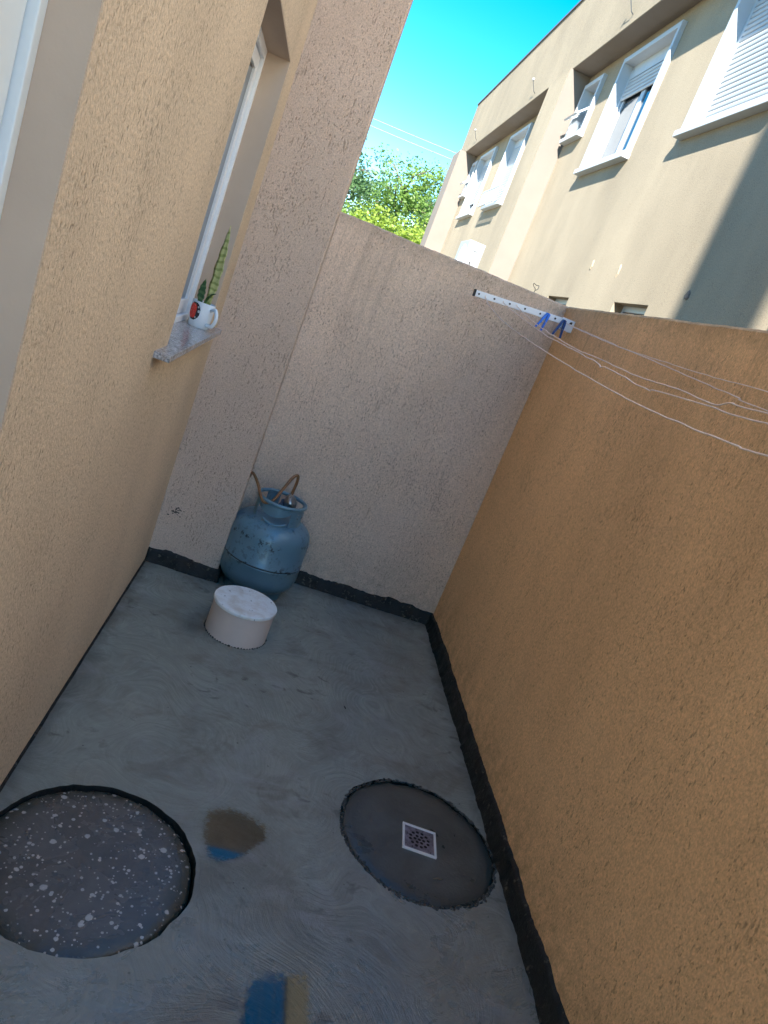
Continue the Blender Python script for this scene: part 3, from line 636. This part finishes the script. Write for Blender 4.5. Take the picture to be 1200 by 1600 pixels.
# ---- gas cylinder
GX, GY = .485, 3.118
gas = empty('gas_cylinder', (GX, GY, 0), 0, 'squat blue grey gas cylinder standing in the corner against the pillar', 'gas cylinder')
prof = [(0, .028), (.07, .029), (.115, .034), (.145, .044), (.165, .062), (.176, .085), (.180, .11), (.180, .160), (.1825, .163), (.1825, .1665), (.1780, .168), (.1780, .172), (.1825, .1735), (.1825, .177), (.180, .180), (.180, .282), (.1785, .300), (.173, .318), (.162, .334), (.145, .347), (.118, .357), (.08, .364), (.04, .367), (0, .368)]
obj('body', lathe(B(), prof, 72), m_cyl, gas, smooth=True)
obj('seam', tube(B(), [(.1795 * math.cos(2 * math.pi * i / 64), .1795 * math.sin(2 * math.pi * i / 64), .170) for i in range(65)], .0024, 6, False), m_black, gas, smooth=True)
obj('foot_ring', lathe(B(), [(.128, .0), (.134, .0), (.137, .02), (.137, .055), (.130, .055), (.128, .0)], 56), m_cyl, gas, smooth=math.radians(40))
# collar: rolled rim over three curved plates
def arc_plate(bm, r, a0, a1, zlo, zhi, t=.004, n=16):
    lo = zlo if callable(zlo) else (lambda k: zlo); V = []
    for i in range(n + 1):
        a = a0 + (a1 - a0) * i / n; k = i / n
        V.append([bm.verts.new((rr * math.cos(a), rr * math.sin(a), z)) for rr, z in ((r, lo(k)), (r, zhi), (r - t, zhi), (r - t, lo(k)))])
    for p, q in zip(V, V[1:]):
        for k in range(4): bm.faces.new((p[k], p[(k + 1) % 4], q[(k + 1) % 4], q[k]))
    bm.faces.new(V[0]); bm.faces.new(V[-1][::-1])
D = math.radians; CR = .108; bm = B()
tube(bm, [(CR * math.cos(2 * math.pi * i / 48), CR * math.sin(2 * math.pi * i / 48), .447) for i in range(49)], .0085, 10, False)
arc_plate(bm, CR, D(-60), D(20), .345, .447); arc_plate(bm, CR, D(188), D(208), .345, .447, n=6); arc_plate(bm, CR, D(95), D(130), .345, .447)
arc_plate(bm, CR, D(208), D(300), lambda k: .425 - .035 * math.sin(math.pi * min(1, k * 1.0)) ** .7, .447, n=20)
collar = obj('collar', bm, m_cyl, gas, smooth=D(40))
# slot lip on the front of the collar
bm = B(); pts = [((CR + .004) * math.cos(a), (CR + .004) * math.sin(a), .374 - .016 * math.sin(math.pi * i / 12)) for i, a in enumerate([D(236) + D(58) * i / 12 for i in range(13)])]
tube(bm, pts, .0055, 8); obj('handle_lip', bm, m_cyl, collar, smooth=True)
# raised lettering, worn past reading: short weld-like strokes on the shoulder and the collar
def strokes(n, a0, a1, fr, fz, h, seed, tilt):
    rnd = random.Random(seed); bm = B()
    for i in range(n):
        a = a0 + (a1 - a0) * (i + .5) / n
        for q in range(rnd.choice((2, 2, 3))):
            b0, b1 = a + rnd.uniform(-.05, .05), a + rnd.uniform(-.05, .05); k0, k1 = rnd.choice(((0, 1), (0, .5), (.5, 1), (0, 0), (1, 1)))
            P = [Vector((fr(k) * math.cos(b), fr(k) * math.sin(b), fz(k))) for k, b in ((k0, b0), (k1, b1))]
            if (P[0] - P[1]).length > .004: tube(bm, [P[0], P[0].lerp(P[1], .5), P[1]], .0019, 5)
    return bm
obj('raised_lettering', strokes(7, D(205), D(262), lambda k: .146 - .026 * k, lambda k: .3465 + .0105 * k, .03, 4, 0), m_cyl, gas, smooth=True)
obj('raised_lettering', strokes(3, D(285), D(318), lambda k: .146 - .026 * k, lambda k: .3465 + .0105 * k, .03, 6, 0), m_cyl, gas, smooth=True)
obj('raised_lettering', strokes(4, D(-44), D(-2), lambda k: CR + .0006, lambda k: .40 + .024 * k, .03, 9, 0), m_brass, collar, smooth=True)
obj('valve', lathe(B(), [(0, .366), (.022, .366), (.022, .380), (.016, .383), (.016, .400), (.012, .402), (0, .402)], 24), m_brass, gas, smooth=D(30))
# ---- hose with regulator
hose = empty('gas_hose', (GX + .02, GY, .402), 0, 'orange brown rubber gas hose with regulator looped over the cylinder collar', 'hose')
def hp(x, y, z): return (x - GX - .02, y - GY, z - .402)
path = spline([hp(.513, 3.12, .455), hp(.516, 3.12, .50), hp(.518, 3.115, .548), hp(.512, 3.105, .578), hp(.494, 3.09, .568), hp(.468, 3.06, .510), hp(.443, 3.035, .455), hp(.412, 3.03, .437), hp(.388, 3.05, .452), hp(.362, 3.09, .485), hp(.335, 3.14, .505), hp(.318, 3.19, .50), hp(.314, 3.26, .46)], 8)
obj('hose', tube(B(), path, .0068, 10), m_hose, hose, smooth=True)
bm = B(); lathe(bm, [(0, .0), (.011, .0), (.011, .016), (.014, .016), (.014, .03), (.009, .03), (.009, .056), (0, .056)], 20, hp(.513, 3.12, .404)); obj('hose_tail', bm, m_navy, hose, smooth=D(30))
mt = Matrix.Translation(hp(.523, 3.10, .452)) @ Matrix.Scale(1.2, 4) @ Matrix.Rotation(D(62), 4, 'Y') @ Matrix.Rotation(D(20), 4, 'X')
bm = lathe(B(), [(0, -.02), (.018, -.02), (.028, -.012), (.028, -.002), (.033, -.002), (.033, .004), (.027, .005), (.024, .012), (.012, .016), (0, .016)], 32); bmesh.ops.transform(bm, matrix=mt, verts=bm.verts); reg = obj('regulator', bm, m_brass, hose, smooth=D(30))
bm = lathe(B(), [(0, -.034), (.016, -.034), (.016, -.021), (0, -.021)], 20); box(bm, -.006, .006, -.030, .030, -.040, -.030, .002); bmesh.ops.transform(bm, matrix=mt, verts=bm.verts); obj('regulator_back', bm, m_navy, hose, smooth=D(30))
bm = B(); box(bm, -.030, .030, -.004, .004, -.006, .004, .002); box(bm, -.008, .008, -.010, .010, .0, .02, .002); bmesh.ops.translate(bm, vec=hp(.506, 3.118, .403), verts=bm.verts); obj('wing_nut', bm, m_black, hose)
# ---- capped pipe
pc = empty('capped_pipe', (.463, 2.655, 0), 0, 'short wide pipe stub with dirty white round lid in front of the gas cylinder', 'pipe cap')
obj('pipe', lathe(B(), [(.124, -.004), (.1235, .128), (.120, .128)], 64), m_pipe, pc, smooth=D(40))
obj('lid', lathe(B(), [(.1215, .1285), (.1275, .1285), (.1285, .131), (.1285, .139), (.126, .1425), (.10, .1432), (0, .1435)], 64), m_lid, pc, smooth=D(30))
bm = B()
for i in range(64):
    a = 2 * math.pi * i / 64; bmesh.ops.create_icosphere(bm, subdivisions=1, radius=1, matrix=Matrix.Translation((.1255 * math.cos(a), .1255 * math.sin(a), .001)) @ Matrix.Diagonal((.002 + .005 * random.random(), .002 + .005 * random.random(), .001 + .004 * random.random(), 1)))
obj('mortar_ring', bm, plain('dark_mortar', (.05, .052, .05), .9), pc, smooth=True)
# ---- clothes line rail, cords, pegs
rail = empty('clothesline_rail', (1.407, 3.15, 1.60), 0, 'white perforated metal clothesline rail in the corner below the wall top', 'rail')
rot = Matrix.Rotation(math.atan2(.030, .448), 4, 'Y').inverted()
mr = Matrix.Rotation(-math.atan2(.033, .45), 4, 'Y')
bm = bx(-.452, -.004, -.006, .006, -.013, .013, bev=.002); bmesh.ops.transform(bm, matrix=mr, verts=bm.verts); bmesh.ops.translate(bm, vec=(0, 0, .008), verts=bm.verts); obj('bar', bm, m_alu, rail)
bm = bx(-.462, -.4525, -.0075, .0075, -.0145, .0145, bev=.001); bmesh.ops.transform(bm, matrix=mr, verts=bm.verts); bmesh.ops.translate(bm, vec=(0, 0, .008), verts=bm.verts); obj('end_cap', bm, m_black, rail)
bm = bx(-.058, -.002, -.0105, -.0068, -.030, .020, bev=.001); box(bm, -.0015, .002, -.0105, .05, -.03, .02); obj('bracket', bm, m_alu, rail)
for i in range(7):
    x = -.437 + i * .070
    bm = lathe(B(), [(0, .0), (.0042, 0), (.0042, .002), (0, .0025)], 12); bmesh.ops.transform(bm, matrix=Matrix.Translation((x, -.0062 if i < 6 else -.0107, .008 + x * math.tan(-math.atan2(.033, .45)) * -1)) @ Matrix.Rotation(D(90), 4, 'X'), verts=bm.verts); obj('rivet', bm, m_dark, rail)
obj('bracket_slot', bx(-.016, -.009, -.0112, -.0104, .003, .013), m_black, rail)
CORDS = [('lowest slack string of the clothesline, sagging across the ochre wall', 1.0, [(3.15, 1.575), (2.998, 1.541), (2.642, 1.490), (2.094, 1.442), (1.518, 1.406), (1.214, 1.398), (1.028, 1.399), (.947, 1.402), (.3, 1.45), (-.8, 1.58)]),
         ('second lowest clothesline string, kinked in its middle', 1.08, [(3.15, 1.582), (2.908, 1.551), (2.42, 1.497), (2.266, 1.486), (1.898, 1.461), (1.85, 1.452), (1.801, 1.455), (1.556, 1.437), (1.508, 1.441), (1.304, 1.445), (1.101, 1.448), (.3, 1.49), (-.8, 1.58)]),
         ('middle clothesline string between two kinked ones', 1.14, [(3.15, 1.590), (2.905, 1.553), (2.637, 1.520), (2.244, 1.485), (2.04, 1.477), (1.742, 1.462), (1.535, 1.462), (1.38, 1.455), (1.32, 1.466), (1.205, 1.469), (.3, 1.51), (-.8, 1.58)]),
         ('straight taut clothesline string leaving the bracket end', 1.37, [(3.15, 1.602), (3.006, 1.589), (2.604, 1.561), (2.312, 1.545), (1.939, 1.519), (1.696, 1.503), (1.552, 1.493), (.4, 1.47), (-.8, 1.58)]),
         ('faint topmost clothesline string nearest the ochre wall', 1.388, [(3.15, 1.602), (3.067, 1.595), (2.591, 1.563), (2.53, 1.556), (2.203, 1.546), (1.921, 1.538), (1.619, 1.536), (.4, 1.53), (-.8, 1.58)])]
for k, (lab, x, P) in enumerate(CORDS):
    pts = spline([(x, y, z) for y, z in P], 12)
    pts = [p + Vector((.0022 * noise.noise((p.y * 14, k, 0)), 0, .0022 * noise.noise((p.y * 17, k, 5)))) for p in pts]
    pts = [Vector((x, 3.1565, P[0][1] + .012)), Vector((x, 3.1425, P[0][1] + .004))] + pts[1:] if k < 3 else pts
    obj('clothesline', tube(B(), pts, .0013 if k == 4 else .00165, 6), m_cord, None, lab, 'cord', 'clothesline strings', smooth=True)
def peg(label, loc, mat, ry, op):
    p = empty('clothes_peg', loc, 0, label, 'clothes peg', 'blue clothes pegs'); p.rotation_euler = (0, ry, 0)
    for s in (-1, 1):
        bm = B(); prof = [(.0005, .0), (.0082, -.002), (.0105, -.02), (.0105, -.045), (.0125, -.074), (.0065, -.077), (.003, -.05), (.0008, -.03), (.0005, -.01)]
        v0 = [bm.verts.new((s * (x + op * -z), -.006, z)) for x, z in prof]; v1 = [bm.verts.new((s * (x + op * -z), .006, z)) for x, z in prof]
        for i in range(len(prof)): j = (i + 1) % len(prof); bm.faces.new((v0[i], v0[j], v1[j], v1[i]))
        bm.faces.new(v0); bm.faces.new(v1[::-1]); obj('jaw', bm, mat, p)
    bm = B(); tube(bm, [(.011 * math.cos(t), -.0075 + .015 * i / 24, -.042 + .005 * math.sin(t)) for i, t in enumerate([k * math.pi / 4 for k in range(25)])], .0012, 5); obj('spring', bm, m_brass, p)
peg('bright blue clothes peg on the rail, the one farther left', (1.2835, 3.1365, 1.611), m_blue, D(14), .07)
peg('dark navy blue clothes peg at the bracket end of the rail', (1.358, 3.130, 1.611), m_blue2, D(6), .13)
# ---- small wire loop on the wall top
bm = B(); tube(bm, spline([(1.25, 3.38, 1.675), (1.252, 3.38, 1.70), (1.238, 3.381, 1.712), (1.236, 3.38, 1.722), (1.252, 3.382, 1.718), (1.262, 3.38, 1.72), (1.262, 3.379, 1.705), (1.253, 3.38, 1.695)]), .0014, 5)
obj('wire_loop', bm, m_dark, None, 'tiny bent wire loop sticking up from the far wall top', 'wire')
# ---- mug and snake plant on the sill
MX, MY, MZ = -.024, 2.70, 1.0845
mug = empty('mug', (MX, MY, MZ), 0, 'white mug with a red and black print on the granite sill', 'mug')
obj('cup', lathe(B(), [(0, .0), (.033, .0), (.036, .003), (.0395, .04), (.041, .088), (.0405, .09), (.039, .088), (.0375, .04), (.034, .008), (0, .008)], 48), m_ceram, mug, smooth=True)
ha = D(-38); dv = Vector((math.cos(ha), math.sin(ha), 0))
obj('handle', tube(B(), spline([dv * .038 + Vector((0, 0, .072)), dv * .062 + Vector((0, 0, .078)), dv * .074 + Vector((0, 0, .05)), dv * .064 + Vector((0, 0, .022)), dv * .038 + Vector((0, 0, .018))], 6), .0068, 8), m_ceram, mug, smooth=True)
def decal(a0, a1, z0, z1, fn, mat, name, off):
    bm = B(); n = 22; V = {}
    for i in range(n + 1):
        for j in range(n + 1):
            u, v = -1 + 2 * i / n, -1 + 2 * j / n; a = a0 + (a1 - a0) * i / n; z = z0 + (z1 - z0) * j / n; r = .0362 + (.0412 - .0362) * (z / .09) ** .8 + off
            V[i, j] = (fn(u, v), (r * math.cos(a), r * math.sin(a), z))
    vv = {}
    for i in range(n):
        for j in range(n):
            q = [(i, j), (i + 1, j), (i + 1, j + 1), (i, j + 1)]
            if all(V[k][0] for k in q):
                for k in q:
                    if k not in vv: vv[k] = bm.verts.new(V[k][1])
                bm.faces.new([vv[k] for k in q])
    return obj(name, bm, mat, mug, smooth=True)
decal(D(-160), D(-88), .020, .086, lambda u, v: u * u + v * v < 1, m_ink, 'print', .0012)
decal(D(-160), D(-103), .025, .081, lambda u, v: u * u * .9 + v * v < 1 and u < .75, m_red, 'print', .0017)
for a, z, q in ((-103, .070, 4), (-97, .056, 6), (-108, .033, 4)): decal(D(a - q), D(a + q), z - q * .0009, z + q * .0009, lambda u, v: u * u + v * v < 1, m_white, 'print', .0024)
pl = empty('snake_plant', (MX, MY, MZ + .08), 0, 'small snake plant with one long pale blade growing in the mug', 'plant')
obj('soil', lathe(B(), [(.0375, .0), (.02, .003), (0, .004)], 24), m_soil, pl, smooth=True)
def blade(pts, wd, side, mat, edge=None):
    P = spline(pts, 10); n = len(P); bm = B(); L2 = []; side = Vector(side).normalized()
    for i, p in enumerate(P):
        k = i / (n - 1); w_ = wd * (min(1, .62 + k * 1.3) if k < .3 else 1) * max(.02, (1 - ((k - .3) / .7) ** 2.2) if k > .3 else 1); w_ *= 1 + .12 * math.sin(k * 31)
        t = (P[min(i + 1, n - 1)] - P[max(0, i - 1)]).normalized(); nn = t.cross(side).normalized()
        L2.append([bm.verts.new(p + side * w_ * s + nn * (w_ * .35 * (1 - s * s) + o)) for s, o in ((-1, 0), (-.5, .001), (0, .0015), (.5, .001), (1, 0), (.5, -.001), (0, -.0015), (-.5, -.001))])
    for a, b in zip(L2, L2[1:]):
        for k in range(8): bm.faces.new((a[k], a[(k + 1) % 8], b[(k + 1) % 8], b[k]))
    obj('leaf', bm, mat, pl, smooth=True)
blade([(.010, -.01, .0), (.014, -.012, .07), (.013, -.010, .15), (.012, -.006, .22), (.009, 0, .285)], .0175, (.9, -.42, 0), m_sn1)
blade([(-.016, .0, .0), (-.020, .004, .03), (-.021, .006, .06), (-.020, .008, .088)], .0125, (1, -.1, 0), m_sn2)
blade([(.0, -.008, .0), (.006, -.014, .022), (.018, -.022, .042), (.032, -.032, .052)], .0115, (.45, .2, .6), m_sn2)
# ---- litter on the floor
def twig(label, p, ang, ln, r, mat, name='twig'):
    d = Vector((math.cos(ang), math.sin(ang), 0)) * ln / 2; p = Vector(p)
    obj(name, tube(B(), [p - d, p + Vector((0, ln * .06, r * .3)), p + d], [r * .6, r, r * .7], 6), mat, None, label, 'twig', smooth=True)
twig('short curled twig on the dark manhole cover', (1.176, 1.598, .002), .3, .03, .004, plain('dry_twig', (.16, .14, .10), .9))
twig('thin dark splinter on the cement floor right of centre', (.92, 2.33, .003), 1.9, .018, .0022, m_black, 'splinter')
